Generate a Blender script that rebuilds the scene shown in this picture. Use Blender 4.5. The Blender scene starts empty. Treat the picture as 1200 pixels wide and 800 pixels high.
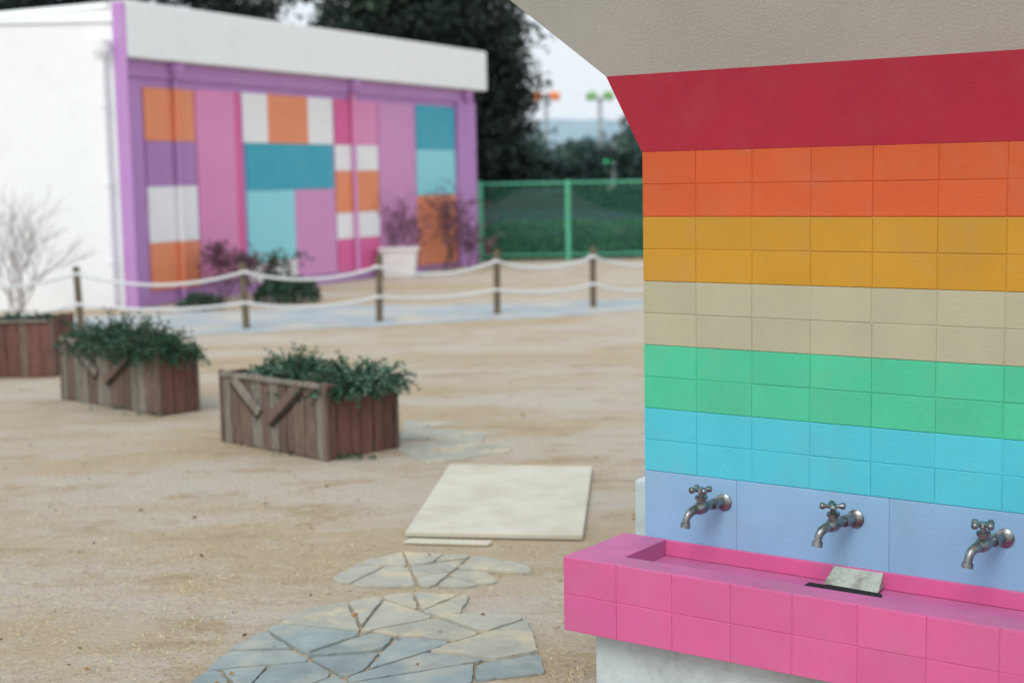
import bpy, bmesh, math, random
from mathutils import Vector, Matrix, noise
random.seed(7)
R=random.random
def U(a,b): return a+(b-a)*random.random()
scene=bpy.context.scene
def lin(c):
    o=[]
    for v in c:
        v=v/255.0
        o.append(v/12.92 if v<=0.04045 else ((v+0.055)/1.055)**2.4)
    return o
# ---------------------------------------------------------------- materials
def newmat(name):
    m=bpy.data.materials.new(name); m.use_nodes=True
    nt=m.node_tree; b=nt.nodes['Principled BSDF']
    return m,nt,b
def mat(name,rgb,rough=0.7,var=0.12,scale=6,bump=0.2,bscale=120,metal=0,dirt=None,dirt_amt=0.0,dscale=3,island=0.0,srgb=True,mul=1.0,spec=0.3,bdist=0.004,stretch=None,d0=0.48,d1=0.7):
    m,nt,b=newmat(name); N=nt.nodes; L=nt.links
    c=[v*mul for v in (lin(rgb) if srgb else rgb)]
    tc=N.new('ShaderNodeTexCoord'); vec=tc.outputs['Object']
    if stretch:
        mp=N.new('ShaderNodeMapping'); mp.inputs['Scale'].default_value=stretch; L.new(vec,mp.inputs[0]); vec=mp.outputs[0]
    n1=N.new('ShaderNodeTexNoise'); n1.inputs['Scale'].default_value=scale; n1.inputs['Detail'].default_value=4 if bump>0 else 1; n1.inputs['Roughness'].default_value=0.62
    L.new(vec,n1.inputs['Vector'])
    mr=N.new('ShaderNodeMapRange'); mr.inputs['From Min'].default_value=0.3; mr.inputs['From Max'].default_value=0.7
    mr.inputs['To Min'].default_value=1-var; mr.inputs['To Max'].default_value=1+var
    L.new(n1.outputs['Fac'],mr.inputs['Value'])
    val=mr.outputs['Result']
    if island>0:
        g=N.new('ShaderNodeNewGeometry')
        mi=N.new('ShaderNodeMapRange'); mi.inputs['To Min'].default_value=1-island; mi.inputs['To Max'].default_value=1+island
        L.new(g.outputs['Random Per Island'],mi.inputs['Value'])
        mm=N.new('ShaderNodeMath'); mm.operation='MULTIPLY'
        L.new(val,mm.inputs[0]); L.new(mi.outputs['Result'],mm.inputs[1]); val=mm.outputs[0]
    vm=N.new('ShaderNodeVectorMath'); vm.operation='SCALE'; vm.inputs[0].default_value=c[:3]
    L.new(val,vm.inputs['Scale'])
    out=vm.outputs['Vector']
    if dirt is not None:
        n2=N.new('ShaderNodeTexNoise'); n2.inputs['Scale'].default_value=dscale; n2.inputs['Detail'].default_value=6; n2.inputs['Roughness'].default_value=0.7
        L.new(vec,n2.inputs['Vector'])
        m2=N.new('ShaderNodeMapRange'); m2.inputs['From Min'].default_value=d0; m2.inputs['From Max'].default_value=d1
        m2.inputs['To Max'].default_value=dirt_amt
        L.new(n2.outputs['Fac'],m2.inputs['Value'])
        mx=N.new('ShaderNodeMix'); mx.data_type='RGBA'
        L.new(m2.outputs['Result'],mx.inputs[0]); L.new(out,mx.inputs[6])
        mx.inputs[7].default_value=lin(dirt)+[1]
        out=mx.outputs[2]
    L.new(out,b.inputs['Base Color'])
    b.inputs['Roughness'].default_value=rough; b.inputs['Metallic'].default_value=metal
    b.inputs['Specular IOR Level'].default_value=spec
    if bump>0:
        n3=N.new('ShaderNodeTexNoise'); n3.inputs['Scale'].default_value=bscale; n3.inputs['Detail'].default_value=3
        L.new(vec,n3.inputs['Vector'])
        bp=N.new('ShaderNodeBump'); bp.inputs['Strength'].default_value=bump; bp.inputs['Distance'].default_value=bdist
        L.new(n3.outputs['Fac'],bp.inputs['Height']); L.new(bp.outputs['Normal'],b.inputs['Normal'])
    return m
# ---------------------------------------------------------------- mesh builder
class MB:
    def __init__(s): s.v=[];s.f=[];s.m=[];s.ml=[]
    def mi(s,m):
        if m not in s.ml: s.ml.append(m)
        return s.ml.index(m)
    def poly(s,pts,m):
        b=len(s.v); s.v+= [tuple(p) for p in pts]; s.f.append(tuple(range(b,b+len(pts)))); s.m.append(s.mi(m))
    def box(s,o,ex,ey,ez,m):
        o,ex,ey,ez=map(Vector,(o,ex,ey,ez)); b=len(s.v)
        for k in (0,1):
            for j in (0,1):
                for i in (0,1): s.v.append(tuple(o+ex*i+ey*j+ez*k))
        q=[(0,2,3,1),(4,5,7,6),(0,1,5,4),(2,6,7,3),(0,4,6,2),(1,3,7,5)]
        for f in q: s.f.append(tuple(b+i for i in f)); s.m.append(s.mi(m))
    def abox(s,x0,x1,y0,y1,z0,z1,m): s.box((x0,y0,z0),(x1-x0,0,0),(0,y1-y0,0),(0,0,z1-z0),m)
    def prism(s,pts,z0,z1,m,tops=None):
        n=len(pts); b=len(s.v)
        s.v+=[(p[0],p[1],z0) for p in pts]; s.v+=[(p[0],p[1],z1) for p in (tops or pts)]
        k=s.mi(m)
        s.f.append(tuple(b+i for i in reversed(range(n)))); s.m.append(k)
        s.f.append(tuple(b+n+i for i in range(n))); s.m.append(k)
        for i in range(n):
            j=(i+1)%n; s.f.append((b+i,b+j,b+n+j,b+n+i)); s.m.append(k)
    def tube(s,pts,rad,m,seg=8,cap=True):
        pts=[Vector(p) for p in pts]; n=len(pts)
        if not hasattr(rad,'__len__'): rad=[rad]*n
        b=len(s.v); k=s.mi(m); up=None
        for i,p in enumerate(pts):
            t=(pts[min(i+1,n-1)]-pts[max(i-1,0)])
            if t.length<1e-9: t=Vector((0,0,1))
            t.normalize()
            if up is None:
                a=Vector((0,0,1)) if abs(t.z)<0.9 else Vector((1,0,0))
                up=(a-t*a.dot(t)).normalized()
            else:
                up=(up-t*up.dot(t))
                if up.length<1e-6: up=Vector((1,0,0))
                up.normalize()
            w=t.cross(up)
            for j in range(seg):
                a=2*math.pi*j/seg
                s.v.append(tuple(p+(up*math.cos(a)+w*math.sin(a))*rad[i]))
        for i in range(n-1):
            for j in range(seg):
                j2=(j+1)%seg
                s.f.append((b+i*seg+j,b+i*seg+j2,b+(i+1)*seg+j2,b+(i+1)*seg+j)); s.m.append(k)
        if cap:
            s.f.append(tuple(b+j for j in reversed(range(seg)))); s.m.append(k)
            s.f.append(tuple(b+(n-1)*seg+j for j in range(seg))); s.m.append(k)
    def leaf(s,p,size,m,asp=0.5,d=None):
        if d is None: d=Vector((U(-1,1),U(-1,1),U(-1,1)))
        if d.length<1e-3: d=Vector((0,0,1))
        d=d.normalized(); a=Vector((U(-1,1),U(-1,1),U(-1,1))); w=d.cross(a)
        if w.length<1e-3: w=Vector((1,0,0))
        w.normalize(); p=Vector(p)
        s.poly([p,p+d*size*.5+w*size*asp*.5,p+d*size,p+d*size*.5-w*size*asp*.5],m)
    def build(s,name,bevel=0,seg=2,smooth=False,recalc=True):
        me=bpy.data.meshes.new(name); me.from_pydata(s.v,[],s.f)
        for m in s.ml: me.materials.append(m)
        me.polygons.foreach_set('material_index',s.m)
        if recalc:
            bm=bmesh.new(); bm.from_mesh(me); bmesh.ops.recalc_face_normals(bm,faces=bm.faces); bm.to_mesh(me); bm.free()
        if smooth: me.polygons.foreach_set('use_smooth',[True]*len(me.polygons))
        me.update()
        o=bpy.data.objects.new(name,me); scene.collection.objects.link(o)
        if bevel>0:
            bv=o.modifiers.new('bevel','BEVEL'); bv.width=bevel; bv.segments=seg; bv.limit_method='ANGLE'; bv.angle_limit=math.radians(40)
        return o
# ================================================================= GROUND
def ground_mat():
    m,nt,b=newmat('dry_sandy_lawn'); N=nt.nodes; L=nt.links
    tc=N.new('ShaderNodeTexCoord')
    def nz(sc,det=5,ro=0.6,st=None):
        n=N.new('ShaderNodeTexNoise'); n.inputs['Scale'].default_value=sc; n.inputs['Detail'].default_value=det; n.inputs['Roughness'].default_value=ro
        if st:
            mp=N.new('ShaderNodeMapping'); mp.inputs['Scale'].default_value=st; L.new(tc.outputs['Object'],mp.inputs[0]); L.new(mp.outputs[0],n.inputs['Vector'])
        else: L.new(tc.outputs['Object'],n.inputs['Vector'])
        return n.outputs['Fac']
    def mixc(f,a,c,lo,hi):
        mr=N.new('ShaderNodeMapRange'); mr.inputs['From Min'].default_value=lo; mr.inputs['From Max'].default_value=hi; mr.interpolation_type='SMOOTHSTEP'
        L.new(f,mr.inputs['Value'])
        x=N.new('ShaderNodeMix'); x.data_type='RGBA'; L.new(mr.outputs['Result'],x.inputs[0])
        for i,q in ((6,a),(7,c)):
            if isinstance(q,(list,tuple)): x.inputs[i].default_value=list(q)+[1]
            else: L.new(q,x.inputs[i])
        return x.outputs[2]
    c=mixc(nz(0.6,5,0.62,(0.6,1.5,1)),(0.585,0.475,0.325),(0.64,0.57,0.475),0.42,0.58)
    c=mixc(nz(1.9,6,0.72,(.7,1.4,1)),c,(0.50,0.385,0.245),0.50,0.66)
    c=mixc(nz(6,6,0.75,(.7,1.3,1)),c,(0.67,0.60,0.50),0.52,0.72)
    c=mixc(nz(18,6,0.85),c,(0.40,0.315,0.215),0.53,0.76)
    c=mixc(nz(90,3,0.7),c,(0.38,0.31,0.22),0.57,0.82)
    L.new(c,b.inputs['Base Color']); b.inputs['Roughness'].default_value=0.95; b.inputs['Specular IOR Level'].default_value=0.1
    bp=N.new('ShaderNodeBump'); bp.inputs['Strength'].default_value=1.0; bp.inputs['Distance'].default_value=0.035
    ad=N.new('ShaderNodeMath'); ad.operation='ADD'; L.new(nz(30,5,0.75),ad.inputs[0]); L.new(nz(4,3,0.6),ad.inputs[1])
    L.new(ad.outputs[0],bp.inputs['Height']); L.new(bp.outputs['Normal'],b.inputs['Normal'])
    return m
M_ground=ground_mat()
mb=MB(); mb.poly([(-900,-100,0),(900,-100,0),(900,1500,0),(-900,1500,0)],M_ground); mb.build('ground',recalc=False)
M_pave=mat('grey_paving',(166,174,178),0.85,0.10,3,0.3,60,dirt=(208,194,168),dirt_amt=0.9,dscale=1.1)
near=[(-9,12.9),(-6,14.3),(-4,15.2),(-2.9,15.55),(-1,16.1),(0.5,16.7),(2,17.5),(4,18.6),(9,21)]
far=[(9,23.5),(4,20.3),(2,19.0),(0.5,18.6),(-1,18.7),(-2.2,18.7),(-3.4,18.3),(-4.9,18.0),(-9,17)]
def rough_line(p,amp=0.12,n=8):
    o=[]
    for i in range(len(p)-1):
        for k in range(n):
            t=k/n; x=p[i][0]*(1-t)+p[i+1][0]*t; y=p[i][1]*(1-t)+p[i+1][1]*t
            o.append((x+U(-amp,amp)*.4,y+U(-amp,amp)))
    o.append(p[-1]); return o
a=rough_line(near); bq=list(reversed(rough_line(far)))
mb=MB()
for i in range(min(len(a),len(bq))-1):
    mb.poly([(a[i][0],a[i][1],.004),(a[i+1][0],a[i+1][1],.004),(bq[i+1][0],bq[i+1][1],.004),(bq[i][0],bq[i][1],.004)],M_pave)
mb.build('paved_path',recalc=False)
# ---- flagstones
def clip(poly,p,n):
    out=[]
    for i in range(len(poly)):
        A=poly[i];B=poly[(i+1)%len(poly)]
        da=(A[0]-p[0])*n[0]+(A[1]-p[1])*n[1]; db=(B[0]-p[0])*n[0]+(B[1]-p[1])*n[1]
        if da<=0: out.append(A)
        if (da<0<db) or (db<0<da):
            t=da/(da-db); out.append((A[0]+(B[0]-A[0])*t,A[1]+(B[1]-A[1])*t))
    return out
M_stone=mat('flagstone',(134,146,146),0.8,0.14,9,0.5,50,dirt=(182,178,160),dirt_amt=0.65,dscale=4,island=0.10)
M_stone2=mat('sandy_flagstone',(162,162,150),0.85,0.10,9,0.5,50,dirt=(198,184,154),dirt_amt=1.0,dscale=5,island=0.07)
M_soil=mat('dark_soil',(88,76,60),0.95,0.3,20,0.6,80)
def split(poly,minA,out,depth=0):
    A=abs(sum(poly[i][0]*poly[(i+1)%len(poly)][1]-poly[(i+1)%len(poly)][0]*poly[i][1] for i in range(len(poly))))/2
    if A<minA*U(.8,2.6) or depth>8: 
        if A>minA*.12: out.append(poly)
        return
    best=0;dx=dy=1
    for p in poly:
        for q in poly:
            l=(p[0]-q[0])**2+(p[1]-q[1])**2
            if l>best: best=l;dx,dy=p[0]-q[0],p[1]-q[1]
    an=math.atan2(dy,dx)+U(-.5,.5)
    cx=sum(p[0] for p in poly)/len(poly); cy=sum(p[1] for p in poly)/len(poly); t=U(-.13,.13)*math.sqrt(best)
    p=(cx+math.cos(an)*t,cy+math.sin(an)*t); n=(math.cos(an),math.sin(an))
    for s in (1,-1):
        c=clip(poly,p,(n[0]*s,n[1]*s))
        if len(c)>=3: split(c,minA,out,depth+1)
def inset(poly,g):
    ar=sum(poly[i][0]*poly[(i+1)%len(poly)][1]-poly[(i+1)%len(poly)][0]*poly[i][1] for i in range(len(poly)))
    sg=1 if ar>0 else -1; out=list(poly)
    for i in range(len(poly)):
        A=poly[i];B=poly[(i+1)%len(poly)]; dx,dy=B[0]-A[0],B[1]-A[1]; l=math.hypot(dx,dy)
        if l<1e-5: continue
        n=(dy/l*sg,-dx/l*sg); p=(A[0]-n[0]*g,A[1]-n[1]*g); out=clip(out,p,n)
        if len(out)<3: return None
    return out
def flags(mb,region,minA,mfn,drop=0.0,gap=0.005,hh=(.008,.016)):
    cells=[]; split(region,minA,cells)
    xs=[p[0] for p in region]; ys=[p[1] for p in region]; cx0,cy0=(min(xs)+max(xs))/2,(min(ys)+max(ys))/2
    for c in cells:
        cx=sum(v[0] for v in c)/len(c); cy=sum(v[1] for v in c)/len(c)
        e=max(abs(cx-cx0)/(max(xs)-min(xs)),abs(cy-cy0)/(max(ys)-min(ys)))*2
        if R()<drop*(e*e*2): continue
        g=gap*U(.5,1.8); a=inset(c,g)
        if not a: continue
        ch=[]
        for i in range(len(a)):
            A=a[i-1];B=a[i];C=a[(i+1)%len(a)]
            k1=min(.3,U(.004,.035)/(math.hypot(A[0]-B[0],A[1]-B[1])+1e-5)); k2=min(.3,U(.004,.035)/(math.hypot(C[0]-B[0],C[1]-B[1])+1e-5))
            ch+=[(B[0]+(A[0]-B[0])*k1,B[1]+(A[1]-B[1])*k1),(B[0]+(C[0]-B[0])*k2,B[1]+(C[1]-B[1])*k2)]
        j=[]
        for i in range(len(ch)):
            A=ch[i];B=ch[(i+1)%len(ch)]; l=math.hypot(B[0]-A[0],B[1]-A[1]); j.append(A)
            k=int(l/.03)
            for q in range(1,k):
                t=q/k; j.append((A[0]+(B[0]-A[0])*t+U(-.004,.004),A[1]+(B[1]-A[1])*t+U(-.004,.004)))
        ccx=sum(v[0] for v in j)/len(j); ccy=sum(v[1] for v in j)/len(j)
        top=[(ccx+(v[0]-ccx)*.98,ccy+(v[1]-ccy)*.98) for v in j]
        mb.prism(j,0.001,U(*hh),mfn(cx,cy),tops=top)
RA=[(-1.12,3.7),(-.5,3.62),(0.16,3.7),(0.10,4.5),(0.04,5.1),(-.06,5.42),(-.45,5.5),(-.80,5.30),(-1.0,4.85),(-1.1,4.3)]
RC=[(-.76,5.72),(-.62,5.60),(-.2,5.56),(.07,5.68),(.06,5.85),(-.12,6.03),(-.50,6.13),(-.66,5.98)]
RD=[(-.49,8.05),(-.02,8.40),(.06,8.8),(-.30,9.5),(-.75,9.6),(-.7,8.5)]
mb=MB()
random.seed(52)
flags(mb,RA,.042,lambda x,y:(M_stone if y+U(-.2,.2)<5.0 else M_stone2),0.22,.0045,(.008,.015))
flags(mb,RC,.032,lambda x,y:(M_stone2 if R()<.8 else M_stone),0.15,.0045,(.006,.012))
flags(mb,RD,.09,lambda x,y:M_stone2,0.22,.012,(.004,.008))
mb.build('flagstone_path',recalc=True)
M_slab=mat('concrete_board',(198,194,178),0.85,0.08,5,0.4,70,dirt=(176,164,140),dirt_amt=0.6,dscale=4)
mb=MB(); mb.prism([(-.497,6.40),(.297,6.28),(.426,7.81),(-.36,7.95)],.004,.030,M_slab)
mb.prism([(-.50,6.28),(-.12,6.21),(-.10,6.27),(-.47,6.345)],.002,.014,M_slab)
mb.build('concrete_slab',bevel=.006)
M_straw=mat('dry_grass_blades',(220,202,158),0.9,0.12,2,0,10,island=0.28)
M_straw2=mat('dry_grass_brown',(164,136,94),0.9,0.12,2,0,10,island=0.28)
mb=MB()
def in_paved(x,y):
    if -1.05<x<.1 and y<5.45: return R()<.9
    if -.52<x<.44 and 6.25<y<7.97: return True
    if -.7<x<.07 and 5.55<y<6.06: return R()<.85
    return False
cnt=0
while cnt<46000:
    y=4.0+10*(R()**1.5); x=U(-.40,.30)*y+U(-.1,.1)
    q=noise.noise(Vector((x*1.3,y*.9,3)))+.5*noise.noise(Vector((x*5,y*4,1)))
    if q<U(-.4,.35) or in_paved(x,y): 
        cnt+=.2; continue
    l=U(.010,.034); an=U(0,6.283); ti=U(0.0,.5)
    d=Vector((math.cos(an),math.sin(an),ti)).normalized(); w=Vector((-math.sin(an),math.cos(an),0))*U(.001,.002)
    p=Vector((x,y,.002))
    mb.poly([p-w,p+w,p+d*l],M_straw if R()<.62 else M_straw2); cnt+=1
mb.build('dry_grass',recalc=False)
M_peb=mat('pebble',(170,158,136),0.9,0.2,20,0,10,island=.3)
mb=MB()
for i in range(260):
    y=4.2+6*R()**1.4; x=U(-.38,.2)*y; r=U(.003,.010)
    if in_paved(x,y): continue
    mb.tube([(x,y,-.002),(x,y,r*.5),(x+r*.1,y,r)],[r,r*U(.8,1),r*.4],M_peb,seg=6)
mb.build('pebbles')
M_litter=mat('fallen_leaves',(132,100,68),0.9,0.2,20,0,10,island=.4)
mb=MB()
for i in range(150):
    y=4.2+9*R()**1.3; x=U(-.38,.15)*y
    mb.leaf((x,y,.018),U(.012,.032),M_litter,.55,Vector((U(-1,1),U(-1,1),U(-.1,.25))))
mb.build('leaf_litter',recalc=False)
# ================================================================= WATER STATION
P0=Vector((.415,4.55,0)); D=Vector((.812,-.584,0)); NN=Vector((-.584,-.812,0)); Z=Vector((0,0,1))
def W(s,n,z): return P0+D*s+NN*n+Z*z
def wbox(mb,s0,s1,n0,n1,z0,z1,m): mb.box(W(s0,n0,z0),D*(s1-s0),NN*(n1-n0),Z*(z1-z0),m)
def paint(name,c,mul=1.0,dirt=(150,146,138),da=.12): return mat(name,c,0.45,0.05,5,0.5,100,dirt=dirt,dirt_amt=da,dscale=7,mul=mul,spec=.38,bdist=.002,island=.035)
C_red=paint('red_paint',(188,44,68),da=.06); C_or=paint('orange_paint',(210,92,42)); C_ye=paint('yellow_paint',(196,144,40))
C_cr=paint('cream_paint',(180,176,148)); C_gr=paint('green_paint',(76,194,150)); C_cy=paint('cyan_paint',(80,196,212)); C_bl=paint('blue_paint',(138,180,212))
C_pk=paint('pink_paint',(214,98,150)); C_pkt=mat('worn_pink_paint',(196,106,156),0.65,0.10,8,0.6,90,dirt=(164,120,144),dirt_amt=0.55,dscale=7)
C_roof=mat('roof_stucco',(206,206,202),0.8,0.05,3,0.5,120); C_ped=mat('pedestal_paint',(196,208,208),0.7,0.08,4,0.4,90,dirt=(140,138,126),dirt_amt=.5,dscale=5)
mb=MB()
LEN=2.82
bands=[C_cy,C_gr,C_cr,C_ye,C_or]
zb=.67; rh=.1004
for bi,c in enumerate(bands):
    wbox(mb,.003,LEN-.003,-.2,-.0022,zb+bi*2*rh,zb+(bi+1)*2*rh,c)
    for r in range(2):
        z0=zb+(bi*2+r)*rh
        for i in range(15):
            s0=i*.188+U(-.0015,.0015)
            if i==0: s0=0
            j=U(-.0006,.0009)
            wbox(mb,s0+.0010,s0+.188-.0012,-.03,j,z0+.0008,z0+rh-.0008,c)
wbox(mb,.003,LEN-.003,-.2,-.0022,.0,zb,C_bl)
ed=[0,.325,.81,1.29,1.77,2.25,LEN]
for i in range(6): wbox(mb,ed[i]+.0008,ed[i+1]-.0008,-.03,U(-.0005,.0005),.40,zb-.0007,C_bl)
wall=mb.build('wall',bevel=.0018,seg=2)
mb=MB()
def ring(a,z): return [W(-a,a,z),W(LEN+a,a,z),W(LEN+a,-.2-a,z),W(-a,-.2-a,z)]
rs=[(0.0,1.674,C_red),(.079,1.906,C_roof),(.289,2.137,C_roof),(.55,2.42,C_roof),(.56,2.62,C_roof)]
for i in range(len(rs)-1):
    A=ring(rs[i][0],rs[i][1]); B=ring(rs[i+1][0],rs[i+1][1])
    for k in range(4):
        mb.poly([A[k],A[(k+1)%4],B[(k+1)%4],B[k]],rs[i][2])
mb.poly(ring(.56,2.62),C_roof); mb.poly(list(reversed(ring(0.0,1.674))),C_red)
bmf=mb.build('flared_roof')
mb=MB()
n0,n1=.264,.358
for r,(z0,z1) in enumerate([(.229,.3420),(.3432,.456)]):
    for i in range(16):
        s0=-.078+i*.188
        wbox(mb,s0+.0007,s0+.188-.0007,n0,n1+U(-.0006,.0006),z0,z1+ (U(-.0006,.0006) if r else 0),C_pk)
wbox(mb,-.0765,LEN,n0+.002,n1-.002,.2305,.452,C_pk)
wbox(mb,-.078,.08,.001,n0-.001,.229,.3415,C_pk); wbox(mb,-.078,.08,.001,n0-.001,.3435,.4555,C_pkt)
wbox(mb,.081,LEN,.001,n0-.001,.232,.404,C_pkt)
wbox(mb,.081,LEN,.001,.013,.405,.4545,C_pk)
wbox(mb,-.0765,LEN,n0+.001,n1-.0035,.4545,.4580,C_pkt)
tr=mb.build('trough',bevel=.004,seg=2)
M_white=mat('mortar_patch',(176,184,172),0.85,0.18,20,0.9,60,dirt=(116,106,98),dirt_amt=.9,dscale=16,bdist=.008)
M_dark=mat('dark_grate',(50,52,54),0.5,0.3,30,0.3,60,metal=.4)
mb=MB()
pa=[W(.645,.0145,.4535),W(.80,.0145,.4535),W(.80,.0145,.41),W(.645,.0145,.41)]
pb=[W(.652,.019,.451),W(.796,.018,.452),W(.81,.080,.412),W(.640,.072,.412)]
b=len(mb.v); mb.v+=[tuple(p) for p in pa+pb]; k=mb.mi(M_white)
for f in ((0,1,2,3),(7,6,5,4),(0,4,5,1),(1,5,6,2),(2,6,7,3),(3,7,4,0)): mb.f.append(tuple(b+i for i in f)); mb.m.append(k)
wbox(mb,.60,.825,.086,.150,.4045,.413,M_dark)
for i in range(6): wbox(mb,.605,.82,.090+i*.010,.094+i*.010,.4135,.416,M_dark)
dr=mb.build('drain',bevel=.0012)
mb=MB()
wbox(mb,-.012,LEN-.1,0.002,.285,0,.227,C_ped)
pd=mb.build('pedestal',bevel=.006)
mb=MB(); wbox(mb,-.16,LEN,-.62,-.203,0,.585,C_ped); pl=mb.build('rear_plinth',bevel=.008)
ws=bpy.data.objects.new('water_station',None); scene.collection.objects.link(ws)
for o in (wall,bmf,tr,dr,pd,pl): o.parent=ws
M_metal=mat('tap_metal',(142,146,146),0.32,0.25,60,0.1,200,metal=.92,dirt=(54,52,50),dirt_amt=.85,dscale=40)
def tap(s,z,tw=.34,rot=.3):
    mb=MB(); O=W(s,0,z); F=(NN*math.cos(tw)-D*math.sin(tw)).normalized(); S=F.cross(Z)
    def P(f,u,l=0): return O+F*f+Z*u+S*l
    k=1.12
    mb.tube([O+NN*-.002,O+NN*.004,O+NN*.008,O+NN*.012],[.024*k,.024*k,.019*k,.012*k],M_metal,20)
    mb.tube([P(.0,0),P(.035,0),P(.036,0),P(.05,0),P(.051,0),P(.072,-.001),P(.085,-.002),P(.100,-.004),P(.114,-.008)],[.0115,.0115,.0175,.0175,.0125,.0145,.0205,.0205,.0155],M_metal,16)
    pts=[];rr=[]
    for i in range(9):
        a=math.radians(82*i/8); pts.append(P(.110+.045*math.sin(a),-.006-.030*(1-math.cos(a)))); rr.append(.0145-.0004*i)
    e=pts[-1]; dd=(F*.22-Z).normalized()
    pts+=[e+dd*.010,e+dd*.011,e+dd*.026]; rr+=[.0115,.0150,.0155]
    mb.tube(pts,rr,M_metal,14)
    mb.tube([P(.092,.010),P(.093,.022),P(.093,.023),P(.094,.032),P(.094,.033),P(.096,.052)],[.015,.015,.0195,.0195,.009,.008],M_metal,12)
    hc=P(.097,.052)
    mb.tube([hc-Z*.006,hc+Z*.007],[.013,.011],M_metal,12)
    for q in range(4):
        a=rot+q*math.pi/2; dd=F*math.cos(a)+S*math.sin(a)
        mb.tube([hc,hc+dd*.018,hc+dd*.026,hc+dd*.033,hc+dd*.037],[.0065,.0055,.010,.010,.005],M_metal,10)
    o=mb.build('tap',smooth=True)
    o.modifiers.new('es','EDGE_SPLIT').split_angle=math.radians(50)
for s_,r_ in ((.282,.35),(.7086,.75),(1.139,.15)): tap(s_,.598,rot=r_)
# ================================================================= BUILDING
B0=Vector((-5.06,18.87,0)); E=Vector((.457,.890,0)).normalized(); BN=Vector((.890,-.457,0)).normalized()
def Bp(e,n,z): return B0+E*e+BN*n+Z*z
def bbox(mb,e0,e1,n0,n1,z0,z1,m): mb.box(Bp(e0,n0,z0),E*(e1-e0),BN*(n1-n0),Z*(z1-z0),m)
def wp(name,c,mul=1.0): return mat(name,c,0.7,0.05,2,0.15,40,dirt=(160,150,155),dirt_amt=.15,dscale=2,mul=mul)
B_w=wp('white_render',(246,247,248)); B_pu=wp('purple_render',(190,142,200)); B_or=wp('orange_panel',(240,150,110)); B_pk=wp('pink_panel',(232,148,194))
B_hp=wp('hot_pink_panel',(226,108,162)); B_te=wp('teal_panel',(72,172,194)); B_lc=wp('light_cyan_panel',(150,222,232)); B_oc=wp('orchid_panel',(216,152,202)); B_pw=wp('white_panel',(244,242,245)); B_lp=wp('mauve_panel',(180,134,190))
parent=bpy.data.objects.new('painted_building',None); scene.collection.objects.link(parent)
parts=[]
mb=MB(); bbox(mb,.01,9.5,-5,0,0,3.84,B_w); bbox(mb,-.02,9.55,-5.03,-.02,3.845,3.93,B_w); parts.append(mb.build('walls',bevel=.01))
mb=MB()
bbox(mb,0.0,9.5,.002,.05,0,3.22,B_pu); bbox(mb,-.03,-.002,.06,.27,0,3.92,B_pu); bbox(mb,8.85,9.52,.052,.13,0,3.0,B_pu)
bbox(mb,0.002,9.5,.052,.10,3.0,3.215,B_pu); bbox(mb,0.002,.42,.052,.09,0,2.98,B_pu)
parts.append(mb.build('purple_facade',bevel=.008))
mb=MB(); bbox(mb,0.0,9.72,.002,.275,3.225,3.94,B_w); parts.append(mb.build('fascia',bevel=.015))
mb=MB()
pan=[(.49,1.5,2.18,2.88,B_or),(.49,1.5,1.58,2.18,B_lp),(.49,1.5,.83,1.58,B_pw),(.49,1.5,.2,.83,B_or),
(1.54,2.38,.25,2.9,B_pk),(2.38,2.53,.15,2.9,B_hp),
(2.58,3.17,2.18,2.9,B_pw),(3.17,4.2,2.18,2.9,B_or),(4.2,4.88,2.18,2.9,B_pw),(2.62,4.86,1.49,2.18,B_te),(2.62,3.78,.45,1.49,B_lc),(2.62,3.78,.15,.45,B_pw),(3.78,4.88,.15,1.49,B_oc),
(4.92,5.45,2.18,2.9,B_hp),(5.45,6.18,2.18,2.9,B_pk),(4.92,6.18,1.77,2.18,B_pw),(4.92,6.18,1.10,1.77,B_or),(4.92,6.18,.68,1.10,B_pw),(4.92,6.18,.15,.68,B_hp),
(6.22,7.40,.15,2.9,B_oc),(7.44,8.8,2.13,2.9,B_te),(7.44,8.8,1.33,2.13,B_lc),(7.44,8.8,.1,1.33,B_or)]
for e0,e1,z0,z1,m in pan: bbox(mb,e0,e1,.052,.075,z0+.002,z1-.002,m)
parts.append(mb.build('wall_panels',bevel=.004))
mb=MB()
def pipe(e,segs):
    for z0,z1,m in segs: mb.tube([Bp(e,.12,z0),Bp(e,.12,z1)],.036,m,12)
    mb.tube([Bp(e,.15,3.0),Bp(e,.15,3.10),Bp(e,.15,3.21)],[.05,.10,.11],B_pu,12)
pipe(1.07,[(2.88,3.1,B_pu),(2.18,2.88,B_or),(1.58,2.18,B_lp),(.83,1.58,B_pw),(.2,.83,B_or),(0.02,.2,B_pu)])
pipe(5.40,[(2.18,3.1,B_pk),(.1,2.18,B_oc)]); pipe(9.15,[(0,3.1,B_pu)])
mb.tube([(-5.16,18.76,.05),(-5.16,18.76,3.2)],.05,B_w,12); mb.tube([(-5.16,18.76,3.2),(-5.16,18.76,3.3),(-5.16,18.76,3.45)],[.06,.11,.12],B_w,12)
for z in (.6,1.6,2.6): mb.tube([(-5.16,18.76,z),(-5.16,18.76,z+.05)],.065,B_w,12)
parts.append(mb.build('downpipes'))
mb=MB(); mb.abox(-12,-5.0,18.84,22.5,0,3.66,B_w); mb.abox(-12.05,-4.995,18.81,22.55,3.663,3.72,B_w); parts.append(mb.build('annex',bevel=.01))
for o in parts: o.parent=parent
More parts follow.
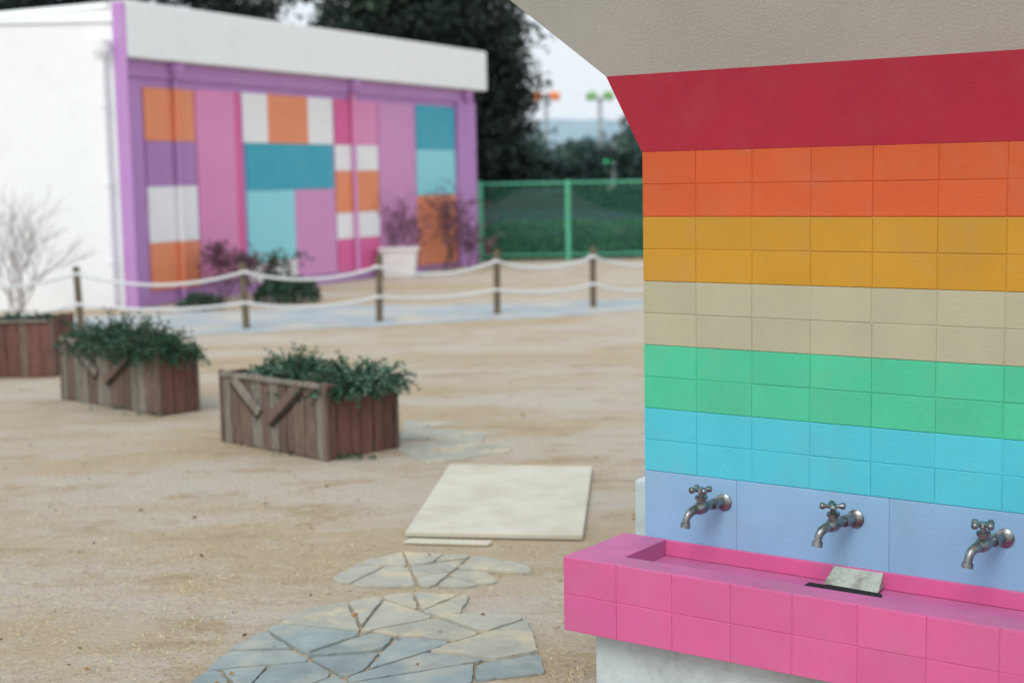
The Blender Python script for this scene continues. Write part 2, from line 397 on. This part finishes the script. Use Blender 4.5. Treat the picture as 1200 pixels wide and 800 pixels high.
# ================================================================= ROPE FENCE
M_post=mat('weathered_post',(110,98,80),0.85,0.3,12,0.5,60,dirt=(80,82,66),dirt_amt=.6,dscale=6)
M_rope=mat('white_rope',(214,216,216),0.8,0.12,60,0.5,200)
posts=[(-6.8,15.6),(-4.83,16.2),(-2.94,16.0),(-1.51,16.5),(-.17,17.2),(1.01,17.85),(2.2,18.5),(3.4,19.2)]
mb=MB()
for (x,y) in posts:
    h=.74+U(-.03,.03); r=.04; tx=U(-.025,.025)
    mb.tube([(x,y,0),(x+tx*.5,y,h*.5),(x+tx,y,h-.01),(x+tx,y,h)],[r,r*.97,r*.96,r*.8],M_post,12)
for i in range(len(posts)-1):
    a_=Vector(posts[i]+(0,));b_=Vector(posts[i+1]+(0,))
    for z,sag in ((.63,.11+U(-.04,.03)),(.29,.08+U(-.04,.03))):
        pts=[]
        for k in range(13):
            t=k/12; p=a_.lerp(b_,t); p.z=z-4*sag*t*(1-t); p.y-=.04; pts.append(p)
        mb.tube(pts,.017,M_rope,8)
    for z in (.63,.29):
        mb.tube([a_+Vector((0,0,z-.018)),a_+Vector((0,0,z+.018))],.050,M_rope,12)
mb.build('rope_fence')
# ================================================================= PLANTERS
def wood(name,c,d,dd=.8): 
    return mat(name,c,0.9,0.32,18,0.8,60,dirt=d,dirt_amt=dd,dscale=8,island=.16,stretch=(3.5,3.5,.45),bdist=.008)
M_w1=wood('red_brown_wood',(118,82,74),(84,70,64)); M_w2=wood('grey_wood',(130,124,114),(96,84,76)); M_w3=wood('brown_grey_wood',(114,96,86),(88,72,64)); M_wi=wood('dark_wood',(60,50,45),(44,37,33))
M_lf=mat('planter_leaves',(46,82,60),0.6,0.2,5,0,10,island=.5); M_lf2=mat('planter_leaves_pale',(100,136,116),0.6,0.2,5,0,10,island=.4); M_stem=mat('stem',(84,80,62),0.9,.2,5,0,10)
def planter(corner,aL,aR,lenL,lenR,h,brace=True,greyL=True):
    mb=MB(); C=Vector(corner+(0,)); L_=Vector((math.cos(aL),math.sin(aL),0)); R_=Vector((math.cos(aR),math.sin(aR),0))
    def side(o,d,ln,inn,mats,hh):
        n=max(3,int(round(ln/.095))); w=ln/n; x=0
        ws=[w*U(.75,1.25) for _ in range(n)]; sc=ln/sum(ws)
        for i in range(n):
            m=mats[0] if R()<.6 else mats[1]
            dz=U(-.016,.004); ww=ws[i]*sc
            mb.box(o+d*(x+.003)+inn*U(0,.006)+Z*U(.0,.012),d*(ww-.006),inn*.022,Z*(hh+dz-.012)+d*U(-.004,.004),m); x+=ww
        mb.box(o+d*.01+inn*.0225+Z*.01,d*(ln-.02),inn*.006,Z*(hh-.03),M_wi)
    side(C,L_,lenL,R_,(M_w3,M_w2) if greyL else (M_w1,M_w3),h)
    side(C,R_,lenR,L_,(M_w1,M_w1),h)
    side(C+R_*lenR,L_,lenL,-R_,(M_w1,M_w3),h); side(C+L_*lenL,R_,lenR,-L_,(M_w1,M_w3),h)
    for p in (C,C+L_*lenL,C+R_*lenR,C+L_*lenL+R_*lenR):
        sgL=1 if (p-C).dot(L_)<.1 else -1; sgR=1 if (p-C).dot(R_)<.1 else -1
        mb.box(p-L_*sgL*.008-R_*sgR*.008,L_*sgL*.028,R_*sgR*.028,Z*(h+.002),M_w3)
    mb.box(C+L_*.03-R_*.018+Z*(h-.035),L_*(lenL-.06),R_*.016,Z*.03,M_w2)
    mb.box(C+L_*.04+R_*.04+Z*.01,L_*(lenL-.08),R_*(lenR-.08),Z*(h-.07),M_soil)
    if brace:
        for (t0,z0),(t1,z1),m in (((.22,.93),(.52,.42),M_w3),((.86,.93),(.60,.50),M_w2)):
            a_=C+L_*lenL*t0-R_*.022+Z*h*z0; b_=C+L_*lenL*t1-R_*.022+Z*h*z1
            dd=(b_-a_); up=dd.normalized().cross(R_)
            if up.z<0: up=-up
            mb.box(a_-up*.03,dd,up*.06,R_*.018,m)
            mb.box(a_-up*.052+R_*.004,dd,up*.020,R_*.012,M_wi)
    return mb.build('wooden_planter',bevel=.003,seg=1),C,L_,R_
def planter_plant(C,L_,R_,lenL,lenR,h,centres,pale=.3):
    mb=MB()
    for (ca,cb,cr,chh,n) in centres:
        c0=C+L_*lenL*ca+R_*lenR*cb+Z*(h-.06)
        pl=pale*U(.5,1.4)
        for i in range(n):
            th=U(0,6.283); rr=cr*R()**.5
            rad=Vector((math.cos(th),math.sin(th),0)); p=c0+rad*rr*.55
            d=(rad*(rr/cr)*1.0+Z*U(.5,1.1)+Vector((U(-.3,.3),U(-.3,.3),0))).normalized()
            ln=chh*U(.5,1.1); q=p.copy(); dd=d.copy(); pts=[p.copy()]
            m=M_lf2 if R()<pl else M_lf
            for k in range(7):
                dd=(dd+Vector((U(-.22,.22),U(-.22,.22),-.10-.13*(rr/cr)))).normalized(); q=q+dd*ln/5; pts.append(q.copy())
                for _ in range(6):
                    v=(dd*.7+Vector((U(-1,1),U(-1,1),U(-.5,1)))).normalized()
                    mb.leaf(q,U(.015,.032),m,.36,v)
            mb.tube(pts[::3],[.003]*len(pts[::3]),M_stem,3,False)
    mb.build('planter_shrub',recalc=False)
aL=math.atan2(.69,-.72); aR=math.atan2(.72,.69)
random.seed(12)
o,C,L_,R_=planter((-1.078,8.22),aL,aR,1.02,.55,.455)
planter_plant(C,L_,R_,1.02,.55,.45,[(.08,.4,.19,.15,160),(-.03,.5,.14,.14,120),(.08,.85,.15,.14,90),(.30,.5,.16,.10,100),(.50,.5,.19,.16,160),(.68,.6,.19,.15,140),(.82,.5,.14,.11,70)],.45)
o,C,L_,R_=planter((-2.455,9.97),aL,aR,1.33,.32,.48)
planter_plant(C,L_,R_,1.33,.32,.48,[(.0,.3,.15,.15,110),(.16,.3,.19,.19,150),(.34,.4,.2,.20,150),(.52,.4,.2,.20,150),(.70,.5,.18,.18,120),(.88,.5,.15,.14,90)],.08)
o,C,L_,R_=planter((-3.87,12.17),math.pi-.02,math.pi/2-.02,1.5,.55,.5,brace=False,greyL=False)
planter_plant(C,L_,R_,1.5,.55,.5,[(.08,.5,.16,.07,40),(.3,.5,.18,.08,50),(.6,.5,.2,.07,60)],.2)
mb=MB()
for (cx,cy,n) in ((-.92,8.27,80),(-1.3,8.4,20),(-2.6,10.0,30),(-2.9,10.3,30)):
    for i in range(n):
        mb.leaf((cx+U(-.14,.14),cy+U(-.05,.03),.0),U(.02,.05),M_lf,.2,Vector((U(-.5,.5),U(-.5,.5),1)))
mb.build('grass_tuft',recalc=False)
# ================================================================= SHRUBS
def twigs(mb,p,d,ln,r,dep,m,leafm=None,lsz=.05,lp=.4):
    q=p.copy(); pts=[q.copy()]; dd=d.copy()
    for k in range(3):
        dd=(dd+Vector((U(-.2,.2),U(-.2,.2),U(-.1,.16)))).normalized(); q=q+dd*ln/3; pts.append(q.copy())
    mb.tube(pts,[r,r*.85,r*.7,r*.55],m,4,False)
    if dep==0:
        if leafm:
            for _ in range(3):
                if R()<lp: mb.leaf(pts[random.randint(1,3)],lsz*U(.6,1.4),leafm,.6)
        return
    for k in range(3):
        nd=(dd+Vector((U(-.8,.8),U(-.8,.8),U(-.25,.5)))).normalized()
        twigs(mb,pts[random.choice((1,2,3,3))],nd,ln*U(.6,.85),r*.6,dep-1,m,leafm,lsz,lp)
M_tw=mat('pale_twigs',(146,134,128),.9,.2,8,0,10); M_tw2=mat('dark_twigs',(104,78,82),.9,.2,8,0,10); M_pl=mat('plum_leaves',(116,78,96),.7,.2,4,0,10,island=.4); M_dl=mat('dark_leaves',(54,78,60),.7,.2,4,0,10,island=.5)
def shrub(name,x,y,h,n,m,lm,dep=4,spread=.7,lsz=.05,lp=.4,r=.012):
    mb=MB()
    for i in range(n):
        d=Vector((U(-spread,spread),U(-spread,spread),1)).normalized()
        twigs(mb,Vector((x+U(-.12,.12),y+U(-.12,.12),0)),d,h*.40,r,dep,m,lm,lsz,lp)
    mb.build(name,recalc=False)
shrub('bare_shrub',-6.0,17.6,1.5,6,M_tw,None,4,.6,r=.012)
shrub('bare_shrub',-6.7,17.3,1.3,4,M_tw,None,4,.5,r=.012)
shrub('plum_shrub',-3.95,19.7,.8,5,M_tw2,M_pl,4,.8,.07,.35,r=.010)
shrub('plum_shrub',-3.5,20.3,.75,5,M_tw2,M_dl,4,.8,.07,.35,r=.010)
shrub('plum_shrub',-1.75,24.8,1.4,7,M_tw2,M_pl,4,.45,.07,.2,r=.01)
shrub('plum_shrub',-1.1,25.6,1.3,7,M_tw2,M_pl,4,.45,.07,.2,r=.01)
shrub('plum_shrub',-.65,26.0,.8,4,M_tw2,M_pl,4,.4,.07,.25,r=.01)
def bush(name,cx,cy,rx,ry,h,n,m,sz=.05):
    mb=MB()
    for i in range(n):
        th=U(0,6.283); u=R()**.5; z=math.sqrt(max(0,1-u*u))*h*U(.55,1.05)
        lump=1+.25*noise.noise(Vector((th,u*2,cx)))
        mb.leaf((cx+rx*u*math.cos(th)*lump,cy+ry*u*math.sin(th)*lump,z*lump),sz*U(.6,1.4),m,.6)
    mb.tube([(cx,cy,0),(cx,cy,h*.7)],[.03,.01],M_stem,5)
    mb.build(name,recalc=False)
bush('low_green_bush',-3.02,19.4,.42,.35,.36,1600,M_dl,.07)
bush('low_green_bush',-4.0,18.6,.3,.25,.2,600,M_dl,.06)
M_tub=mat('white_planter',(232,230,228),.7,.08,5,.2,40)
mb=MB(); mb.prism([(-2.10,24.0),(-1.6,24.0),(-1.6,24.35),(-2.10,24.35)],0.002,.44,M_tub,tops=[(-2.15,23.96),(-1.55,23.96),(-1.55,24.39),(-2.15,24.39)])
mb.prism([(-2.18,23.93),(-1.52,23.93),(-1.52,24.42),(-2.18,24.42)],.442,.49,M_tub); mb.build('flower_planter',bevel=.01)
# ================================================================= GREEN FENCE, HEDGE
M_gf=mat('green_fence_paint',(96,188,152),.5,.08,5,0,10)
mb=MB(); FY=28.0
xs=[-.56,1.12,2.8,4.48,6.16,7.84]
for x in xs: mb.tube([(x,FY,0),(x,FY,1.55)],.045,M_gf,8)
mb.tube([(xs[0],FY,1.5),(xs[-1],FY,1.5)],.020,M_gf,8); mb.tube([(xs[0],FY,.12),(xs[-1],FY,.12)],.016,M_gf,6)
h=1.38; x=xs[0]-h
x0,x1=xs[0],xs[-1]
while x<x1:
    a0=max(x,x0); a1=min(x+h,x1)
    if a1>a0:
        mb.tube([(a0,FY,.12+(a0-x)),(a1,FY,.12+(a1-x))],.0024,M_gf,3,False)
        mb.tube([(a0,FY+.008,1.5-(a0-x)),(a1,FY+.008,1.5-(a1-x))],.0024,M_gf,3,False)
    x+=.10
mb.build('green_mesh_fence',recalc=False)
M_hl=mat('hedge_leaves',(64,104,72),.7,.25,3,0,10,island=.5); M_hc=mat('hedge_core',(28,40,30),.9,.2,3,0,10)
def hedge(name,x0,x1,y0,y1,h,n,m,sz,am=.12):
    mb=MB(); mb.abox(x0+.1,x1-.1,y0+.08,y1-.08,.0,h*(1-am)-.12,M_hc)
    for i in range(n):
        x=U(x0,x1); k=R(); hh=h*(1+am*noise.noise(Vector((x*.9,y0,0))))
        if k<.6: y=y0+U(-.06,.08); z=U(0,hh)
        else: y=U(y0-.05,y1); z=hh+U(-.07,.07)
        mb.leaf((x,y,z),sz*U(.6,1.3),m,.6)
    mb.build(name,recalc=False)
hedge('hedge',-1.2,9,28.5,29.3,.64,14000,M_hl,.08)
M_hl2=mat('back_shrub_leaves',(34,54,52),.8,.25,2,0,10,island=.5)
hedge('hedge',-3,16,39,41,1.95,17000,M_hl2,.17,.3)
def car(x,y,rot,col):
    body=mat('car_paint',col,.5,.03,2,0,10,spec=.3); glass=mat('car_glass',(14,20,22),.25,.05,2,0,10,spec=.3); tyre=mat('tyre',(26,26,27),.9,.1,9,0,10); rim=mat('wheel_rim',(110,112,115),.45,.1,9,0,10,metal=.6); lamp=mat('car_lamp',(190,60,50),.3,.05,2,0,10)
    mb=MB(); prof=[(-2.15,.25),(2.1,.25),(2.2,.45),(2.15,.68),(1.2,.84),(-1.55,.88),(-2.15,.82),(-2.22,.5)]
    cab=[(1.15,.84),(.45,1.24),(-.95,1.27),(-1.65,.88)]
    A=[(p[0],-.85,p[1]) for p in prof]; B=[(p[0],.85,p[1]) for p in prof]
    mb.poly(A,body); mb.poly(list(reversed(B)),body)
    for i in range(len(prof)):
        j=(i+1)%len(prof); mb.poly([A[i],B[i],B[j],A[j]],body)
    A=[(cab[0][0],-.78,.835),(cab[1][0],-.62,1.24),(cab[2][0],-.62,1.27),(cab[3][0],-.78,.875)]; B=[(p[0],-p[1],p[2]) for p in A]
    mb.poly(A,glass); mb.poly(list(reversed(B)),glass)
    mb.poly([A[0],B[0],B[1],A[1]],glass); mb.poly([A[2],A[3],B[3],B[2]],glass)
    mb.prism([(.48,-.64),(.48,.64),(-.98,.64),(-.98,-.64)],1.25,1.295,body)
    for sy in (-1,1):
        for wx in (-1.35,1.35):
            mb.tube([(wx,sy*.70,.31),(wx,sy*.87,.31)],.31,tyre,18); mb.tube([(wx,sy*.87,.31),(wx,sy*.885,.31)],.19,rim,14)
        mb.box((-2.235,sy*.72-.1,.6),(.03,0,0),(0,.2,0),(0,0,.14),lamp)
        mb.box((-.23,sy*.80-.01,.86),(.06,0,0),(0,-sy*.17,0),(0,0,.38),body)
    o=mb.build('parked_car',bevel=.03,seg=2); o.location=(x,y,0); o.rotation_euler=(0,0,rot)
car(1.0,33.5,.06,(46,62,70)); car(6.0,34.0,.02,(40,92,104)); 
# ================================================================= TREES
M_bark=mat('bark',(82,66,52),.95,.25,8,.6,30)
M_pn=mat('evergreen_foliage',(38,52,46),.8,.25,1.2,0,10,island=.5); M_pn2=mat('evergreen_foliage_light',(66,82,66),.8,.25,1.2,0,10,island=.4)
def tree(name,x,y,cz,rx,rz,ncl,seed,per=80,ls=.18,sp0=.16,sp1=.34,m1=None,m2=None):
    random.seed(seed); mb=MB(); base=Vector((x,y,0)); top=Vector((x+U(-.3,.3),y,cz+rz*.75))
    tp=[base.lerp(top,t)+Vector((U(-.08,.08),U(-.08,.08),0)) for t in (0,.15,.35,.55,.8,1)]
    mb.tube(tp,[.26,.22,.18,.13,.07,.02],M_bark,9)
    for i in range(ncl):
        v=Vector((random.gauss(0,1),random.gauss(0,1),random.gauss(0,1))).normalized(); r=R()**.38
        lump=.85+.3*noise.noise(v*2.2+Vector((seed,0,0)))+.1*noise.noise(v*6)
        c=Vector((x+v.x*rx*r*lump,y+v.y*rx*r*lump,cz+v.z*rz*r*lump))
        if c.z<.8: continue
        if i%6==0:
            t=max(.12,min(.9,(c.z-.8)/(top.z))); s=base.lerp(top,t); mid=s.lerp(c,.5)+Vector((0,0,.15)); mb.tube([s,mid,c],[.06,.04,.012],M_bark,5,False)
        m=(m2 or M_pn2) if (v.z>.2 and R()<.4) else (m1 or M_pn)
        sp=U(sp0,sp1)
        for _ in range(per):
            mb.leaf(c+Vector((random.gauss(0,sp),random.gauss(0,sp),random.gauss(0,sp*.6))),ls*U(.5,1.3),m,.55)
    mb.build(name,recalc=False)
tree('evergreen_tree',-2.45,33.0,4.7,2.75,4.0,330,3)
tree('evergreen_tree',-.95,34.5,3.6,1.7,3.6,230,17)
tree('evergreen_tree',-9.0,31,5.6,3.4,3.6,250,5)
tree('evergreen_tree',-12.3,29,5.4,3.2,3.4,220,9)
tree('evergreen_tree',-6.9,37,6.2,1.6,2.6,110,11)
M_mt=mat('mid_foliage',(62,86,82),.8,.25,1.2,0,10,island=.4); M_mt2=mat('mid_foliage_light',(88,112,102),.8,.25,1.2,0,10,island=.4)
for (x,y,cz,rx,rz,sd_) in ((.6,62,2.0,1.5,1.7,31),(3.1,66,1.8,1.8,1.5,33),(5.6,63,2.2,1.6,1.9,35),(8.0,66,2.0,1.9,1.8,37)):
    tree('broadleaf_tree',x,y,cz,rx,rz,70,sd_,60,.28,.2,.4,M_mt,M_mt2)
random.seed(21)
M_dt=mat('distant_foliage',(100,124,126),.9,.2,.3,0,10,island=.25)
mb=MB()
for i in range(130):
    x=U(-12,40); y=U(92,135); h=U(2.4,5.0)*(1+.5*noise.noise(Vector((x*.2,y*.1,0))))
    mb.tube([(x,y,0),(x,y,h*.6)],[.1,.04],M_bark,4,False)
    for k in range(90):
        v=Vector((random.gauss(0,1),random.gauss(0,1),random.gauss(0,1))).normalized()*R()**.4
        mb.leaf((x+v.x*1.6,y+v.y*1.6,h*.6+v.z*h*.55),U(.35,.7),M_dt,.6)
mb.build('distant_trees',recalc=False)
def hill(name,y0,x0,x1,fn,m,depth=120):
    mb=MB(); n=90; rows=6
    for i in range(n+1):
        x=x0+(x1-x0)*i/n
        for j in range(rows+1):
            t=j/rows; z=fn(x)*math.sin(t*math.pi/2)+ (noise.noise(Vector((x*.05,t*3,1)))*1.0 if j else 0)
            mb.v.append((x,y0+depth*t,max(-.5,z) if j else -.5))
    for i in range(n):
        for j in range(rows):
            a_=i*(rows+1)+j; mb.f.append((a_,a_+rows+1,a_+rows+2,a_+1)); mb.m.append(mb.mi(m))
    return mb.build(name,smooth=True,recalc=False)
M_h1=mat('hazy_hill',(146,168,178),1,.06,.05,0,10); M_h2=mat('hazy_hill_near',(118,144,150),1,.10,.08,0,10)  # distance haze is painted into both hill colours, there is no haze volume
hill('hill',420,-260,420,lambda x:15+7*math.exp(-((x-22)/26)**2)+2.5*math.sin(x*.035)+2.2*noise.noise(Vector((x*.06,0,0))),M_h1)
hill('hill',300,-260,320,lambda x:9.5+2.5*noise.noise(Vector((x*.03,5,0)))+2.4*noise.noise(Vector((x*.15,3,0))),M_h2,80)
M_pole=mat('galvanised_pole',(150,160,166),.5,.05,3,0,10,metal=.1); M_oh=mat('orange_lamp_head',(234,130,66),.5,.05,3,0,10); M_gh=mat('green_lamp_head',(120,170,100),.5,.05,3,0,10)
def lamp(x,y,h,m,two=True):
    mb=MB(); mb.tube([(x,y,0),(x,y,.3),(x,y,.32),(x,y,h)],[.18,.18,.15,.11],M_pole,8)
    for sx in ((-1,1) if two else (1,)):
        mb.tube([(x,y,h-.5),(x+sx*.2,y,h-.1),(x+sx*.4,y,h)],[.08,.07,.06],M_pole,6)
        mb.tube([(x+sx*.2,y,h+.02),(x+sx*.35,y,h+.10),(x+sx*.75,y,h),(x+sx*.85,y,h-.03)],[.10,.26,.26,.08],m,8)
    mb.build('street_lamp',smooth=False)
lamp(2.3,88,6.4,M_oh); lamp(5.6,89,6.4,M_gh); lamp(1.0,88,4.8,M_pole,False)
M_gl=bpy.data.materials.new('green_signal_lens'); M_gl.use_nodes=True; bb=M_gl.node_tree.nodes['Principled BSDF']; bb.inputs['Base Color'].default_value=(.05,.6,.25,1); bb.inputs['Emission Color'].default_value=(.1,1,.45,1); bb.inputs['Emission Strength'].default_value=2.5
M_bk=mat('signal_housing',(60,76,72),.6,.1,3,0,10); M_rl=mat('red_signal_lens',(90,20,20),.3,.1,3,0,10)
mb=MB(); x,y=3.40,50
mb.tube([(x+.2,y+.1,0),(x+.2,y+.1,2.75)],.05,M_pole,8); mb.abox(x-.15,x+.15,y-.12,y+.1,1.95,2.7,M_bk)
mb.tube([(x,y-.12,2.14),(x,y-.16,2.14)],.12,M_gl,14); mb.tube([(x,y-.12,2.5),(x,y-.16,2.5)],.11,M_rl,14)
for z in (2.14,2.5): mb.tube([(x,y-.12,z+.10),(x,y-.24,z+.10)],[.08,.07],M_bk,10,True)
mb.build('traffic_light')
# ================================================================= LIGHT, WORLD, CAMERA
w=bpy.data.worlds.new('World'); scene.world=w; w.use_nodes=True; nt=w.node_tree; bg=nt.nodes['Background']
sk=nt.nodes.new('ShaderNodeTexSky'); sk.sky_type='NISHITA'; sk.sun_disc=False
EL=48; AZ=205
sk.sun_elevation=math.radians(EL); sk.sun_rotation=math.radians(AZ); sk.air_density=1.5; sk.dust_density=4
hs=nt.nodes.new('ShaderNodeMix'); hs.data_type='RGBA'; hs.inputs[0].default_value=.80; hs.inputs[7].default_value=(10.2,11.1,12.0,1)
nt.links.new(sk.outputs[0],hs.inputs[6]); nt.links.new(hs.outputs[2],bg.inputs['Color']); bg.inputs['Strength'].default_value=.096
sd=bpy.data.lights.new('sun','SUN'); sd.energy=1.45; sd.angle=math.radians(30); sd.color=(1,.985,.96)
so=bpy.data.objects.new('sun',sd); scene.collection.objects.link(so)
az=math.radians(AZ); el=math.radians(EL)
sdir=Vector((math.sin(az)*math.cos(el),math.cos(az)*math.cos(el),math.sin(el)))
so.rotation_euler=sdir.to_track_quat('Z','Y').to_euler()
cd=bpy.data.cameras.new('camera'); co=bpy.data.objects.new('camera',cd); scene.collection.objects.link(co)
cd.lens=51; cd.sensor_width=36; cd.clip_end=3000; cd.clip_start=.05
M=Matrix.Rotation(math.radians(90-6.41),4,'X') @ Matrix.Rotation(math.radians(-1.06),4,'Z'); M.translation=(0,0,1.6); co.matrix_world=M
cd.dof.use_dof=True; cd.dof.focus_distance=4.2; cd.dof.aperture_fstop=2.2
scene.camera=co
scene.view_settings.view_transform='Standard'; scene.view_settings.look='None'; scene.view_settings.exposure=0
